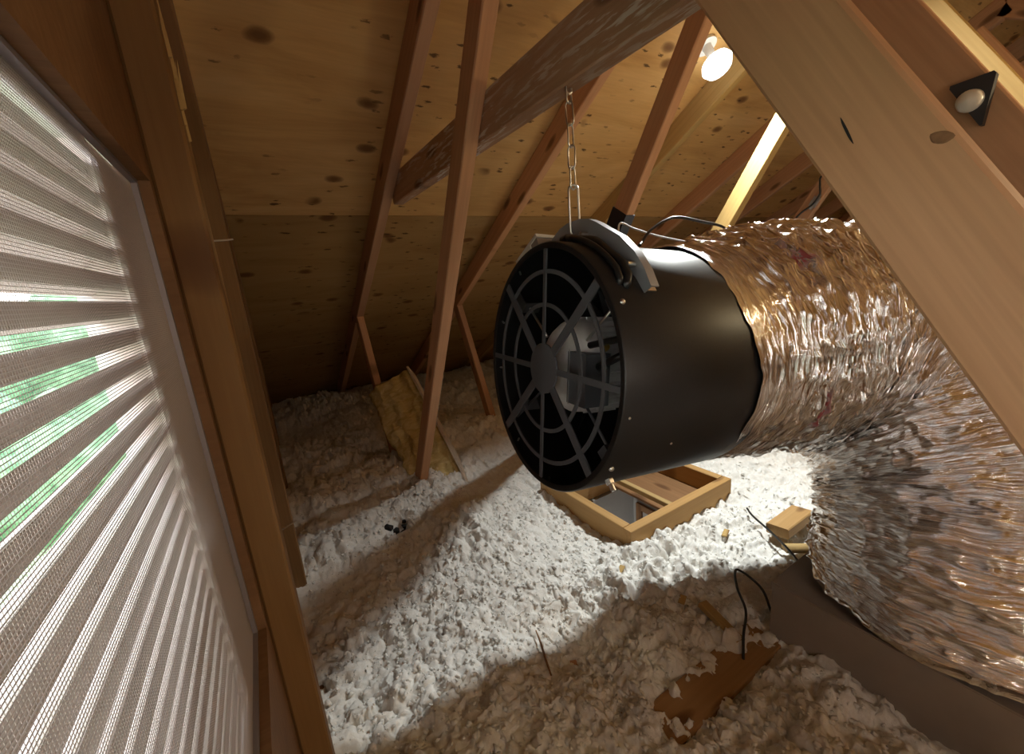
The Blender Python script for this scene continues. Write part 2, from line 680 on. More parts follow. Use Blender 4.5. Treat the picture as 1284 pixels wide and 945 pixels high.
def truss(x, label, mat=LUMBER, gap=None):
    r = thing('roof_truss', label, 'truss', (x + .019, 0, 0), 'roof trusses across the attic')
    d = .089
    for sgn in (1, -1):
        e = 3.55
        n = Vector((0, -sgn * sn_, -cs_)) * (d / 2 + .0005)
        a = Vector((0, RY, RZ)) + n
        b = Vector((0, RY + sgn * e, RZ - SL * e)) + n
        bar('top_chord', r, (a.y + sgn * .02, a.z - .011), (b.y, b.z), d, .038, mat)
    if gap:                                 # headed off round the hatch
        bar('bottom_chord', r, (-2.9, FZ + d / 2), (gap[0], FZ + d / 2), d, .038, mat)
        bar('bottom_chord', r, (gap[1], FZ + d / 2), (4.1, FZ + d / 2), d, .038, mat)
    else:
        bar('bottom_chord', r, (-2.9, FZ + d / 2), (4.1, FZ + d / 2), d, .038, mat)
    th = .0366
    # long webs from the peak down, short webs up to the middle of each slope
    bar('web', r, (.655, .78), (1.806, -.972), .064, th, mat)
    bar('web', r, (2.075, -.96), (2.455, -.135), .064, th, mat)
    bar('web', r, (.555, .692), (-.515, -.968), .080, th, mat)
    bar('web', r, (-.88, -.96), (-1.255, -.135), .064, th, mat)
    return r


# gable truss: chords flat on the sheathing with upright studs between
gt = thing('gable_truss', 'brown gable end framing with flat upright studs beside the louvered vent', 'truss', (0, 0, 0))
d = .089
for sgn in (1, -1):
    e = 3.5
    n = Vector((0, -sgn * sn_, -cs_)) * (d / 2 + .0005)
    a = Vector((-.041, RY, RZ)) + n
    b = Vector((-.041, RY + sgn * e, RZ - SL * e)) + n
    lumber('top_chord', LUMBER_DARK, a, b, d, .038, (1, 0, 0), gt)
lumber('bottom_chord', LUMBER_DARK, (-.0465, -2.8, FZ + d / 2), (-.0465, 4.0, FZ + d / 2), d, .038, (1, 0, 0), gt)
GSTUD = wood_mat('shaded_gable_lumber', (.36, .215, .09), (.26, .145, .06), (.13, .06, .028), tone=.06)  # stud wood darkened in its colour to stand for the dim gable end
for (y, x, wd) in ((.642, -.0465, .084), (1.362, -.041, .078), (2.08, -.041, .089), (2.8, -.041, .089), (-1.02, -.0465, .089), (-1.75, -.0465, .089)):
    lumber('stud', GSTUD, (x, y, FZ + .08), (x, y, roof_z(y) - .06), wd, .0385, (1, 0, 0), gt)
for (y, z) in ((.684, .083), (.684, -.34), (1.40, -.62)):
    mb = MB()
    mb.tube([(-.03, y - .004, z), (-.012, y + .004, z + .002), (-.006, y + .006, z + .003)], .0012, 6)
    mb.build('nail', ZINC, gt)
# splintered edge of the first stud near its top
sp = MB()
for i in range(7):
    z = .19 + .014 * i
    h = .05 + rnd.random() * .03
    x = -.030 + rnd.random() * .004
    y = .600 + rnd.random() * .07
    sp.add([(x, y, z), (x + .005, y + .004, z + .002), (x, y + .009, z), (x + .003 + rnd.random() * .006, y + .004 + rnd.random() * .008, z + h)], [(0, 1, 3), (1, 2, 3), (2, 0, 3), (0, 2, 1)])
tag(sp.build('splinter', LUMBER_PALE, gt), 'pale torn splinters on the stud edge')

NAMES = ['wooden roof truss nearest the gable vent, its web standing before the yellow batt',
         'second wooden roof truss, black strap round its web above the fan',
         'third wooden roof truss whose web glows pale yellow beside the bulb',
         'fourth wooden roof truss carrying a cable connector above the foil duct',
         'fifth wooden roof truss in shadow beyond the foil duct',
         'sixth wooden roof truss in the dark beyond the duct',
         'seventh wooden roof truss deep in the dark of the attic',
         'last wooden roof truss by the far gable']
TX = [.475 + .61 * i for i in range(8)]
for i, x in enumerate(TX):
    truss(x, NAMES[i], LUMBER_PALE if i == 2 else LUMBER, (HY0 - .002, HY1 + .002) if i == 1 else None)

# knot and split on the near web of the first truss
fweb = [o for o in bpy.data.objects if o.name.startswith('web') and o.parent and abs(o.parent.location.x - .494) < .01 and o.location.y < .2 and o.location.y > -.2][0]
KN = plain('knot_brown', (.24, .12, .06), .7, 0, .2, .25, 90)
for (nm, y0, z0, ry, rz, ang) in (('knot', 0.1215, 0.0795, .0075, .0045, 20), ('split', 0.1845, 0.104, .0135, .0011, 65)):
    mb = MB()
    vs = []
    for rr_, hx in ((1.0, -.0184), (.8, -.0188), (0.0, -.0189)):
        for k in range(16):
            a = 2 * PI * k / 16
            p = Matrix.Rotation(math.radians(ang), 2) @ Vector((ry * rr_ * math.cos(a) * (1 + .12 * math.sin(3 * a)), rz * rr_ * math.sin(a)))
            vs.append((.494 + hx, y0 + p.x, z0 + p.y))
    mb.add(vs, [(i * 16 + j, i * 16 + (j + 1) % 16, i * 16 + 16 + (j + 1) % 16, i * 16 + 16 + j) for i in range(2) for j in range(16)])
    o = mb.build(nm, KN if nm == 'knot' else DEBRIS, fweb.parent)
    o.matrix_parent_inverse = Matrix.Translation((-fweb.parent.location.x, 0, 0))

# collar tie nailed to the back of the first truss
ct = lumber('collar_tie', LUMBER_STREAK, (.534, 1.62, .3605), (.534, -.33, .3605), .095, .038, (1, 0, 0))
tag(ct, 'level wooden collar tie with whitish scuffs holding the fan chain', 'beam')

# ------------------------------------------------------------------ gable vent
gv = thing('gable_vent', 'louvered metal gable vent behind grey insect screen, daylight in its slots', 'vent', (-.08, 0, 0))
fr = MB()
LY1 = .462
fr.box((-.0065, LY1, VZ0), (-.0045, VY1 + .02, VZ1))           # flat flange beside the slots
fr.box((-.0065, VY0 - .02, VZ0 - .02), (-.0045, VY0 + .03, VZ1 + .02))
fr.box((-.0065, VY0 + .03, VZ1 - .012), (-.0045, LY1, VZ1 + .02))
fr.box((-.0065, VY0 + .03, VZ0 - .02), (-.0045, LY1, VZ0 + .012))
fr.build('flange', VENT_METAL, gv)
mb = MB()
mb.box((-.030, LY1, VZ0), (-.0065, LY1 + .0015, VZ1))
mb.build('side_plate', LOUVER, gv)
rim = MB()
for (a, b) in (((VY1 - .008, VZ0), (VY1, VZ1)), ((VY0, VZ1 - .004), (VY1 - .008, VZ1)), ((VY0, VZ0), (VY1 - .008, VZ0 + .004))):
    rim.box((-.001, a[0], a[1]), (.004, b[0], b[1]))
rim.build('screen_edge', plain('screen_edge_grey', (.36, .33, .345), .45, .5), gv)
pitch_l = .0212
zz = VZ1 - .016
lv = MB()
lv.add([(-.0085, VY0 + .03, 0), (-.0085, LY1, 0), (-.0095, LY1, -.0015), (-.0095, VY0 + .03, -.0015),
        (-.0275, VY0 + .03, -.0130), (-.0275, LY1, -.0130), (-.0278, LY1, -.0150), (-.0278, VY0 + .03, -.0150)],
       [(0, 1, 5, 4), (3, 7, 6, 2), (0, 3, 2, 1), (4, 5, 6, 7), (1, 2, 6, 5), (0, 4, 7, 3)])
lv.box((-.0092, VY0 + .03, -.0122), (-.0084, LY1, -.0002))
lv_me = None
while zz > VZ0 + .02:
    if lv_me is None:
        o = lv.build('louver', LOUVER, gv, Matrix.Translation((0, 0, zz)))
        lv_me = o.data
    else:
        link('louver', lv_me, None, gv, Matrix.Translation((0, 0, zz)))
    zz -= pitch_l
sc_ = MB()
PW, R_ = .0022, .00007
y = VY0 + .004
while y < VY1 - .002:
    sc_.box((-.0022, y - R_, VZ0), (-.0022 + 2 * R_, y + R_, VZ1))
    y += PW
z = VZ0 + .002
while z < VZ1:
    sc_.box((-.0019, VY0, z - .00016), (-.0019 + .0003, VY1, z + .00016))
    z += .0019
o = sc_.build('insect_screen', SCREEN, gv)
o['kind'] = 'stuff'
tag(o, 'fine grey woven wire screen over the slots', kind='stuff')

# ------------------------------------------------------------------ outside, seen through the slots
lawn = MB()
lawn.box((-40, -30, -3.4), (-.2, 60, -3.2))
struct(lawn.build('ground', leaf_mat('lawn', (.22, .32, .18), (.52, .60, .44))), 'lawn outside the gable')


def blob(seed, r, name, mat, parent, loc):
    n_, m_ = 26, 40
    th = np.linspace(.02, PI - .02, n_)[:, None]
    ph = np.linspace(0, 2 * PI, m_, endpoint=False)[None, :]
    P = np.stack([np.sin(th) * np.cos(ph), np.sin(th) * np.sin(ph), np.cos(th) * np.ones_like(ph)], -1)
    k = r * (1 + .28 * fbm(P[..., 0] * 3 + seed, P[..., 1] * 3, P[..., 2] * 3, seed, 4))
    return link(name, grid_mesh(name, P * k[..., None], True), mat, parent, Matrix.Translation(loc))


LEAF = leaf_mat('leaves', (.05, .15, .07), (.24, .44, .24))
for i, (x, y, h, r) in enumerate(((-3.2, 9.0, 1.3, 1.2), (-6.0, 14.0, 2.2, 2.0), (-2.2, 13.0, 1.2, 1.1), (-7.0, 6.0, 1.6, 1.5), (-4.0, 20.0, 2.6, 2.4))):
    t = thing('shrub', ['round green shrub on the lawn nearest the gable vent', 'broad green shrub behind the nearest one on the lawn', 'low green shrub close along the house wall',
                        'green shrub standing off on the open lawn', 'tall green shrub farthest down the lawn'][i], 'shrub', (x, y, -3.2), 'shrubs seen through the vent slots')
    blob(i + 3, r, 'foliage', LEAF, t, (0, 0, h * .75))
    mb = MB()
    mb.tube([(0, 0, -.02), (0, 0, h * .5)], .08, 8)
    mb.build('stem', LUMBER_DARK, t)

# ------------------------------------------------------------------ blown insulation
def warp(a, b, n, focus, k):
    t = np.linspace(0, 1, n)
    u = np.linspace(-1, 1, n)
    dens = None
    s = np.linspace(a, b, 4000)
    wgt = 1 / (k + np.abs(s - focus))
    c = np.concatenate([[0], np.cumsum((wgt[1:] + wgt[:-1]) / 2)])
    c /= c[-1]
    return np.interp(t, c, s)


def base_h(x, y):
    h = -.905 + .055 * fbm(x * 1.7 + 3.1, y * 1.7 + 1.3, None, 5, 3)
    h += .055 * np.clip((y - 1.45) / .7, 0, 1) + .03 * np.clip((y - 2.4) / 1.4, 0, 1)
    # mound at the foot of the first web and the batt
    h += .035 * np.exp(-((x - .55) ** 2 + (y - 1.35) ** 2) / .05)
    # trough where the brown board shows
    g = np.exp(-(((x - .745) / .185) ** 6 + ((y - .445) / .068) ** 6))
    h = h * (1 - g) + (-.962) * g
    g2 = np.exp(-(((x - .850) / .035) ** 4 + ((y - .51) / .06) ** 4))
    h = h * (1 - g2) + (-.905) * g2
    # level around the hatch and box
    g3 = np.exp(-(((x - 1.15) / .48) ** 4 + ((y - .95) / .55) ** 4)) * .8
    h = h * (1 - g3) + (-.918) * g3
    # small dark pit
    h -= .07 * np.exp(-((x - .305) ** 2 + (y - 1.46) ** 2) / .0011)
    return h


gx = warp(-.064, 5.2, 560, .55, .50)
gy = warp(-1.2, 3.88, 560, .55, .55)
XX, YY = np.meshgrid(gx, gy, indexing='ij')
H = base_h(XX, YY)
wx_, wy_ = XX + .012 * vnoise(XX * 40, YY * 40, None, 11), YY + .012 * vnoise(XX * 40, YY * 40, None, 12)
d1, b1 = worley(wx_ / .052, wy_ / .052, 1)
d2, b2 = worley(wx_ / .022 + 5, wy_ / .022, 2)
d3, b3 = worley(wx_ / .0105 + 9, wy_ / .0105, 3)
dome = lambda dd: np.sqrt(np.clip(1 - dd * dd, 0, 1))
bil = sum(np.abs(vnoise(XX * 19 * 2.1 ** k + 7 * k, YY * 19 * 2.1 ** k, None, 71 + k)) * .52 ** k for k in range(5)) - .35
rough_ = np.clip(.75 + .5 * vnoise(XX * 4, YY * 4, None, 31), .3, 1.2)
H = H + rough_ * ((.022 * dome(d1) * (.4 + .8 * b1)) + .007 * dome(d2) * (.3 + b2) + .003 * dome(d3) * (.3 + b3) + .030 * bil) + .002 * vnoise(XX * 160, YY * 160, None, 21)
H = np.minimum(H, RZ - SL * np.abs(YY - RY) - .03)
OX = XX + .007 * vnoise(XX * 55, YY * 55, None, 41) + .004 * vnoise(XX * 120, YY * 120, None, 43)
OY = YY + .007 * vnoise(XX * 55, YY * 55, None, 42) + .004 * vnoise(XX * 120, YY * 120, None, 44)
OX = np.maximum(OX, -.065)
V = np.stack([OX, OY, H], -1)
n_, m_ = XX.shape
idx = np.arange(n_ * m_).reshape(n_, m_)
q = np.stack([idx[:-1, :-1], idx[1:, :-1], idx[1:, 1:], idx[:-1, 1:]], -1).reshape(-1, 4)
cxm, cym = OX.ravel()[q].mean(1), OY.ravel()[q].mean(1)
inside = (cxm > HX0 + .01) & (cxm < HX1 - .01) & (cym > HY0 + .01) & (cym < HY1 - .01)
inbox = (cxm > .955) & (cxm < 1.5) & (cym > -.4) & (cym < .42)
q = q[~(inside | inbox)]
me = quads_mesh('blown_insulation', V.reshape(-1, 3), q)
ins = link('blown_insulation', me, INSUL, smooth=True)
tag(ins, 'white fluffy blown insulation covering the attic floor', 'insulation', kind='stuff')

# loose shreds lying on top of it
tf = MB()
ico = [(0, 0, 1)] + [(.894 * math.cos(a), .894 * math.sin(a), .447) for a in [2 * PI * k / 5 for k in range(5)]] + [(.894 * math.cos(a), .894 * math.sin(a), -.447) for a in [2 * PI * (k + .5) / 5 for k in range(5)]] + [(0, 0, -1)]
icf = [(0, 1 + k, 1 + (k + 1) % 5) for k in range(5)] + [(1 + k, 6 + k, 1 + (k + 1) % 5) for k in range(5)] + [(6 + k, 6 + (k + 1) % 5, 1 + (k + 1) % 5) for k in range(5)] + [(6 + k, 11, 6 + (k + 1) % 5) for k in range(5)]


def surf(x, y):
    i = min(max(int(np.searchsorted(gx, x)), 1), n_ - 1)
    j = min(max(int(np.searchsorted(gy, y)), 1), m_ - 1)
    return float(H[i, j])


cnt = 0
while cnt < 9000:
    x = -.03 + abs(rnd.gauss(.55, .6))
    y = .02 + abs(rnd.gauss(.55, .75))
    if x > 2.4 or y > 3 or (HX0 - .02 < x < HX1 + .02 and HY0 - .02 < y < HY1 + .02) or (x > .90 and y < .46):
        continue
    if .56 < x < .93 and .395 < y < .50:
        continue
    if (x - .305) ** 2 + (y - 1.46) ** 2 < .0016:
        continue
    r = .0022 + .0055 * rnd.random() ** 3
    c = (x, y, surf(x, y) + r * .2)
    R = Matrix.Rotation(rnd.random() * 6, 3, 'Z') @ Matrix.Rotation(rnd.random() * 3, 3, 'X')
    e = (1.15, .95, .75)
    vs = []
    for p in ico:
        k = r * (.45 + 1.1 * rnd.random())
        vs.append(Vector(c) + R @ Vector((p[0] * k * e[0], p[1] * k * e[1], p[2] * k * e[2])))
    tf.add(vs, icf)
    cnt += 1
o = tf.build('insulation_shreds', INSUL, smooth=True)
tag(o, 'loose white shreds lying on the blown insulation', 'insulation', kind='stuff')

# ------------------------------------------------------------------ attic hatch
HT, HB = -.815, -.995
ht = thing('attic_hatch', 'open wooden attic hatch curb sunk in the white insulation', 'hatch', (HX0, HY0, HB))


def hb(name, a, b, mat=LUMBER_PALE, axis='x'):
    """board given by its two corners in world space, grain along its long axis"""
    a, b = Vector(a), Vector(b)
    c = (a + b) / 2 - Vector((HX0, HY0, HB))
    s_ = b - a
    if axis == 'x':
        M = Matrix.Translation(c)
        return prism_mesh(s_.x, s_.y, s_.z, .002).build(name, mat, ht, M)
    M = Matrix.Translation(c) @ Matrix.Rotation(PI / 2, 4, 'Z')
    return prism_mesh(s_.y, s_.x, s_.z, .002).build(name, mat, ht, M)


HW = wood_mat('hatch_board', (.62, .39, .17), (.50, .29, .11), (.16, .075, .03), tone=.1)
hb('curb_board', (HX0, HY0, HB), (HX1, HY0 + .034, HT), HW)
hb('curb_board', (HX0, HY1 - .034, HB), (HX1, HY1, HT), HW)
hb('curb_board', (HX0, HY0 + .0345, HB), (HX0 + .034, HY1 - .0345, HT), HW, 'y')
hb('curb_board', (HX1 - .034, HY0 + .0345, HB), (HX1, HY1 - .0345, HT), HW, 'y')
hb('ledge_strip', (1.150, HY0 + .036, -.862), (1.172, HY1 - .036, -.842), LUMBER_PALE, 'y')
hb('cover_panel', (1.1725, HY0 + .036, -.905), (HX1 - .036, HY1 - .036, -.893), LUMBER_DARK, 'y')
sf = MB()
zb = -1.55
sx0, sx1, sy0, sy1 = HX0 + .036, HX1 - .036, HY0 + .036, HY1 - .036
for (a, b) in (((sx0, sy0, zb), (sx1, sy0 + .012, -.998)), ((sx0, sy1 - .012, zb), (sx1, sy1, -.998)), ((sx0, sy0 + .012, zb), (sx0 + .012, sy1 - .012, -.998)), ((sx1 - .012, sy0 + .012, zb), (sx1, sy1 - .012, -.998)), ((sx0, sy0, zb - .012), (sx1, sy1, zb))):
    sf.box(Vector(a) - Vector((HX0, HY0, HB)), Vector(b) - Vector((HX0, HY0, HB)))
tag(sf.build('drywall_shaft', DRYWALL, ht), 'grey drywall lining below the curb')
pf = MB()
py0, py1, pz0, pz1 = 1.06, 1.265, -1.36, -1.085
for (a, b) in (((py0, pz0), (py1, pz0 + .03)), ((py0, pz1 - .03), (py1, pz1)), ((py0, pz0 + .03), (py0 + .03, pz1 - .03)), ((py1 - .03, pz0 + .03), (py1, pz1 - .03))):
    pf.box(Vector((sx1 - .026, a[0], a[1])) - Vector((HX0, HY0, HB)), Vector((sx1 - .012, b[0], b[1])) - Vector((HX0, HY0, HB)))
tag(pf.build('wooden_frame', LUMBER_DARK, ht), 'brown wooden frame on the wall below the hatch')

# ------------------------------------------------------------------ fan
FC = Vector((.434, .6175, -.163))
ya, pa = math.radians(-5.283), math.radians(-5.883)
A = Vector((math.cos(ya) * math.cos(pa), math.sin(ya) * math.cos(pa), math.sin(pa)))
E1 = Vector((0, 0, 1)).cross(A).normalized()
E2 = A.cross(E1)
FM = Matrix.Identity(4)
for i, v in enumerate((A, E1, E2)):
    FM[0][i], FM[1][i], FM[2][i] = v
FM.translation = FC
FR = .226
fan = thing('inline_fan', 'large black cylindrical duct fan with round grille hanging from the chain', 'fan', M=FM)


def pol(x, ang, r):
    a = math.radians(ang)
    return Vector((x, r * math.cos(a), r * math.sin(a)))


hs = MB()
hs.lathe([(.000, FR - .012), (-.0015, FR - .010), (-.0015, FR - .002), (.001, FR), (.33, FR), (.33, FR - .003), (.002, FR - .003), (.002, FR - .012)], 96, closed=True)
hs.build('housing', BLACK, fan, smooth='auto')
gr = bpy.data.objects.new('grille', None)
COL.objects.link(gr)
gr.parent = fan


def flat_ring(r0, r1, x0, x1, n=80):
    mb = MB()
    mb.lathe([(x0, r0), (x0, r1), (x1, r1), (x1, r0)], n, closed=True)
    return mb


flat_ring(.172, .1795, .0005, .0035).build('ring', GRILLE, gr, smooth='auto')
flat_ring(.1135, .1205, .0005, .0035).build('ring', GRILLE, gr, smooth='auto')
hubm = MB()
hubm.lathe([(-.001, 0.0001), (-.001, .045), (.000, .047), (.0035, .047), (.0035, .0001)], 40)
hubm.build('hub', GRILLE, gr, smooth='auto')
for k in range(8):
    wd = .0085 if k % 4 == 2 else (.0105 if k % 2 == 0 else .0165)
    mb = MB()
    mb.box((-.0005, .040, -wd / 2), (.0025, FR - .006, wd / 2))
    mb.build('spoke', GRILLE, gr, Matrix.Rotation(math.radians(45 * k), 4, 'X'))
mt = MB()
mt.lathe([(.040, .0001), (.040, .055), (.048, .078), (.062, .088), (.085, .090), (.088, .084), (.150, .084), (.153, .090), (.170, .088), (.185, .06), (.185, .0001)], 40)
mo = mt.build('motor', ALU, fan, smooth='auto')
for k in range(26):
    a = k * 360 / 26
    mb = MB()
    mb.box((.088, .083, -.0012), (.150, .094, .0012))
    mb.build('fin', ALU, mo, Matrix.Rotation(math.radians(a), 4, 'X'))
cb = MB()
cb.box((.024, -.100, -.056), (.075, -.046, .036))
cbx = cb.build('control_box', GRILLE, mo)
mb = MB()
mb.box((.0225, -.052, -.058), (.024, -.0505, .040))
mb.build('edge_strip', ZINC, mo)
mb = MB()
mb.tube([pol(.05, 172, .10), pol(.06, 165, .15), pol(.08, 172, .17), pol(.09, 185, .15), pol(.08, 195, .16), pol(.06, 190, .185), pol(.06, 170, .205)], .007, 8)
mb.tube([pol(.04, 150, .10), pol(.05, 156, .16), pol(.07, 165, .19), pol(.10, 168, .215)], .006, 8)
mb.build('motor_cable', RUBBER, fan, smooth=True)
mb = MB()
mb.tube([pol(.055, 157, .118), pol(.05, 157, .128)], .006, 10)
mb.build('cable_gland', BRASS, fan, smooth='auto')
for ang in (37, 139, 221, 323):
    mb = MB()
    mb.tube([pol(.05, ang, .086), pol(.05, ang, .19)], .0028, 8)
    mb.build('strut_rod', ZINC if ang < 180 else GRILLE, fan, smooth=True)
    mb = MB()
    mb.box((.035, .178, -.012), (.075, .182, .012))
    mb.box((.035, .182, -.012), (.038, FR - .003, .012))
    mb.build('rod_clip', GRILLE, fan, Matrix.Rotation(math.radians(ang), 4, 'X'))
bl = MB()
N1, N2 = 8, 5
vs, fs = [], []
for side in (0, 1):
    for i in range(N1):
        t = i / (N1 - 1)
        r = .08 + t * .135
        tw = math.radians(52 - 24 * t)
        ch = .075 + .055 * t
        for j in range(N2):
            s_ = j / (N2 - 1) - .5
            cam_ = .012 * (1 - 4 * s_ * s_)
            vs.append((.205 + s_ * ch * math.sin(tw) + cam_ + side * .003, r, s_ * ch * math.cos(tw)))
for side in (0, 1):
    o_ = side * N1 * N2
    for i in range(N1 - 1):
        for j in range(N2 - 1):
            f = (o_ + i * N2 + j, o_ + i * N2 + j + 1, o_ + (i + 1) * N2 + j + 1, o_ + (i + 1) * N2 + j)
            fs.append(f if side else f[::-1])
bl.add(vs, fs)
b0 = bl.build('blade', BLACK, fan, Matrix.Rotation(math.radians(20), 4, 'X'), smooth=True)
for k in range(1, 6):
    link('blade', b0.data, None, fan, Matrix.Rotation(math.radians(20 + 60 * k), 4, 'X'))
mb = MB()
mb.lathe([(.185, .0001), (.185, .085), (.235, .085), (.235, .0001)], 32)
mb.build('blade_hub', BLACK, fan, smooth='auto')
# hanging bracket: crescent plate standing across the top of the housing
outl = [(36, .236), (40, .246), (52, .250), (64, .254), (72, .258), (78, .2655), (84, .268), (92, .2685), (98, .2665), (103, .262), (108, .2575), (118, .2555), (128, .252), (136, .248), (143, .243)]
mb = MB()
vs = []
for x in (.064, .067):
    vs += [pol(x, a, FR + .0005) for a, r in outl] + [pol(x, a, r) for a, r in outl]
n = len(outl)
fs = []
for i in range(n - 1):
    fs += [(i, n + i, n + i + 1, i + 1), (2 * n + i, 2 * n + i + 1, 3 * n + i + 1, 3 * n + i), (n + i, 3 * n + i, 3 * n + i + 1, n + i + 1), (i, i + 1, 2 * n + i + 1, 2 * n + i)]
fs += [(0, 2 * n, 3 * n, n), (n - 1, 2 * n - 1, 4 * n - 1, 3 * n - 1)]
mb.add(vs, fs)
br = mb.build('hanging_bracket', STEEL_DARK, fan, smooth='auto')
mb = MB()                                   # back flange of the bracket
vs = []
for x in (.067, .080):
    vs += [pol(x, a, r - .0025) for a, r in outl] + [pol(x, a, r) for a, r in outl]
mb.add(vs, fs)
mb.build('flange', STEEL_DARK, br, smooth='auto')
for ang in (140, 40):
    mb = MB()
    M = Matrix.Rotation(math.radians(ang), 4, 'X')
    mb.box((.067, FR + .0005, -.010), (.088, FR + .0035, .010))
    mb.build('foot', ZINC, br, M)
mb = MB()
for (ang, r) in ((98, .2405), (131, .238)):
    p = pol(.0615, ang, r)
    mb = MB()
    mb.tube([p - Vector((.012, 0, 0)), p + Vector((.003, 0, 0))], .0045, 10)
    mb.build('bolt', ZINC, br, smooth='auto')
mb = MB()
pts = [pol(.046, a, FR + .008 + .002 * math.sin(a * .3)) for a in range(86, 132, 4)] + [pol(.044, 136, FR + .007), pol(.038, 139, FR + .003), pol(.034, 140, FR - .002)]
mb.tube(pts, .0065, 10)
pts = [pol(.030, a, FR + .007) for a in range(96, 134, 4)] + [pol(.028, 137, FR + .004), pol(.026, 139, FR - .002)]
mb.tube(pts, .005, 10)
mb.build('power_cable', RUBBER, fan, smooth=True)
M = Matrix.Rotation(math.radians(61), 4, 'X')
mb = MB()
mb.box((.030, FR + .001, -.045), (.085, FR + .030, .045))
cbx = mb.build('terminal_box', BOX_METAL, fan, M)
mb = MB()
mb.box((.028, FR + .0302, -.048), (.088, FR + .037, .048))
mb.box((.0275, FR + .004, -.02), (.030, FR + .03, .02))
mb.build('box_lid', plain('light_grey_lid', (.74, .71, .66), .4, .2), cbx, None)


def screw(ang, x, r=.004, h=.003):
    mb = MB()
    M = Matrix.Rotation(math.radians(ang), 4, 'X')
    prof = [(0, r), (h * .6, r * .9), (h, r * .4), (h, .0001)]
    vs, fs = [], []
    k = 10
    for (t, rr) in prof:
        for j in range(k):
            a = 2 * PI * j / k
            vs.append((x + rr * math.cos(a), FR + t, rr * math.sin(a)))
    for i in range(len(prof) - 1):
        for j in range(k):
            fs.append((i * k + j, i * k + (j + 1) % k, (i + 1) * k + (j + 1) % k, (i + 1) * k + j))
    mb.add(vs, fs)
    mb.build('screw', ZINC, fan, M, smooth=True)


for ang in (147, 215, 262, 40, 58, 300, 340, 10):
    screw(ang, .016, .0045, .004)
screw(206, .12, .0022, .0015)
screw(190, .012, .0022, .0015)
mb = MB()
M = Matrix.Rotation(math.radians(226), 4, 'X')
vs = []
for t in (0, .008):
    for j in range(6):
        a = 2 * PI * j / 6
        vs.append((.036 + .0075 * math.cos(a), FR + t, .0075 * math.sin(a)))
mb.add(vs, [(j, (j + 1) % 6, 6 + (j + 1) % 6, 6 + j) for j in range(6)] + [tuple(range(6, 12))])
mb.tube([(.036, FR + .008, 0), (.036, FR + .020, 0)], .0045, 10)
tag(mb.build('hex_bolt', ZINC, fan, M), 'bright hexagon bolt under the housing')
for ang in (55, 125, 182, 205, 237, 268, 305, 352, 20):                                  # inner screw tips
    mb = MB()
    mb.tube([pol(.016, ang, FR - .003), pol(.016, ang, FR - .011)], .0022, 6)
    mb.build('screw_tip', ZINC, fan)

# ------------------------------------------------------------------ chain
CX, CY = .5275, .6165
chn = thing('hanging_chain', 'zinc link chain running from the collar tie down to the fan bracket', 'chain', (CX, CY, .0))
LK, WR = .0385, .0016


def link_mesh(L, W, r, skew=0.0):
    pts = []
    for k in range(6):
        a = PI * k / 5
        pts.append((W / 2 * math.cos(a), 0, L / 2 - W / 2 + W / 2 * math.sin(a)))
    for k in range(6):
        a = PI + PI * k / 5
        pts.append((W / 2 * math.cos(a), 0, -L / 2 + W / 2 + W / 2 * math.sin(a)))
    mb = MB()
    mb.tube([(p[0] + skew * p[2], p[1], p[2]) for p in pts], r, 6, closed=True)
    return mb


z = .3145 - LK / 2 + .012
lm = None
i = 0
while z - LK / 2 > .125:
    M = Matrix.Translation((0, 0, z)) @ Matrix.Rotation(math.radians(18 + 90 * (i % 2) + rnd.uniform(-9, 9)), 4, 'Z') @ Matrix.Rotation(math.radians(rnd.uniform(-3, 3)), 4, 'Y')
    if lm is None:
        o = link_mesh(LK, .013, WR).build('link', ZINC, chn, M, smooth=True)
        lm = o.data
    else:
        link('link', lm, None, chn, M, smooth=False)
    z -= LK - 2.1 * WR - .0006
    i += 1
top = z + LK / 2
M = Matrix.Translation((0, 0, (top + .072) / 2 + .001)) @ Matrix.Rotation(math.radians(-32), 4, 'Z')
link_mesh(top - .066, .017, .0021).build('carabiner', ZINC, chn, M, smooth=True)
mb = MB()
mb.tube([(0, 0, .302), (.006, 0, .306), (.006, 0, .3125)], .002, 6)
mb.tube([(0, 0, .302), (-.006, 0, .306), (-.006, 0, .3125)], .002, 6)
mb.build('staple', ZINC, chn)

# ------------------------------------------------------------------ foil duct
def catmull(P, n):
    P = np.array(P, float)
    Q = np.vstack([2 * P[0] - P[1], P, 2 * P[-1] - P[-2]])
    out = []
    for i in range(len(P) - 1):
        a, b, c, d_ = Q[i:i + 4]
        for t in np.linspace(0, 1, n, endpoint=False):
            out.append(.5 * (2 * b + (c - a) * t + (2 * a - 5 * b + 4 * c - d_) * t * t + (-a + 3 * b - 3 * c + d_) * t ** 3))
    out.append(P[-1])
    return np.array(out)


P = [(.712, .592, -.192), (.95, .575, -.192), (1.17, .505, -.205), (1.305, .35, -.31), (1.262, .215, -.475), (1.213, .168, -.63), (1.205, .165, -.744)]
cl = catmull(P, 200)
seg = np.linalg.norm(np.diff(cl, axis=0), axis=1)
arc = np.concatenate([[0], np.cumsum(seg)])
NS, NTH = 1300, 380
ss = np.linspace(0, arc[-1], NS)
cl = np.stack([np.interp(ss, arc, cl[:, i]) for i in range(3)], 1)
Tn = np.gradient(cl, axis=0)
for _ in range(40):
    Tn[1:-1] = (Tn[:-2] + Tn[1:-1] * 2 + Tn[2:]) / 4
Tn[-1] = (0, 0, -1)
Tn /= np.linalg.norm(Tn, axis=1)[:, None]
U = np.zeros_like(Tn)
u = np.cross(Tn[0], [0, 1, 0])
for i in range(NS):
    u = u - Tn[i] * (u @ Tn[i])
    u /= np.linalg.norm(u)
    U[i] = u
W = np.cross(Tn, U)
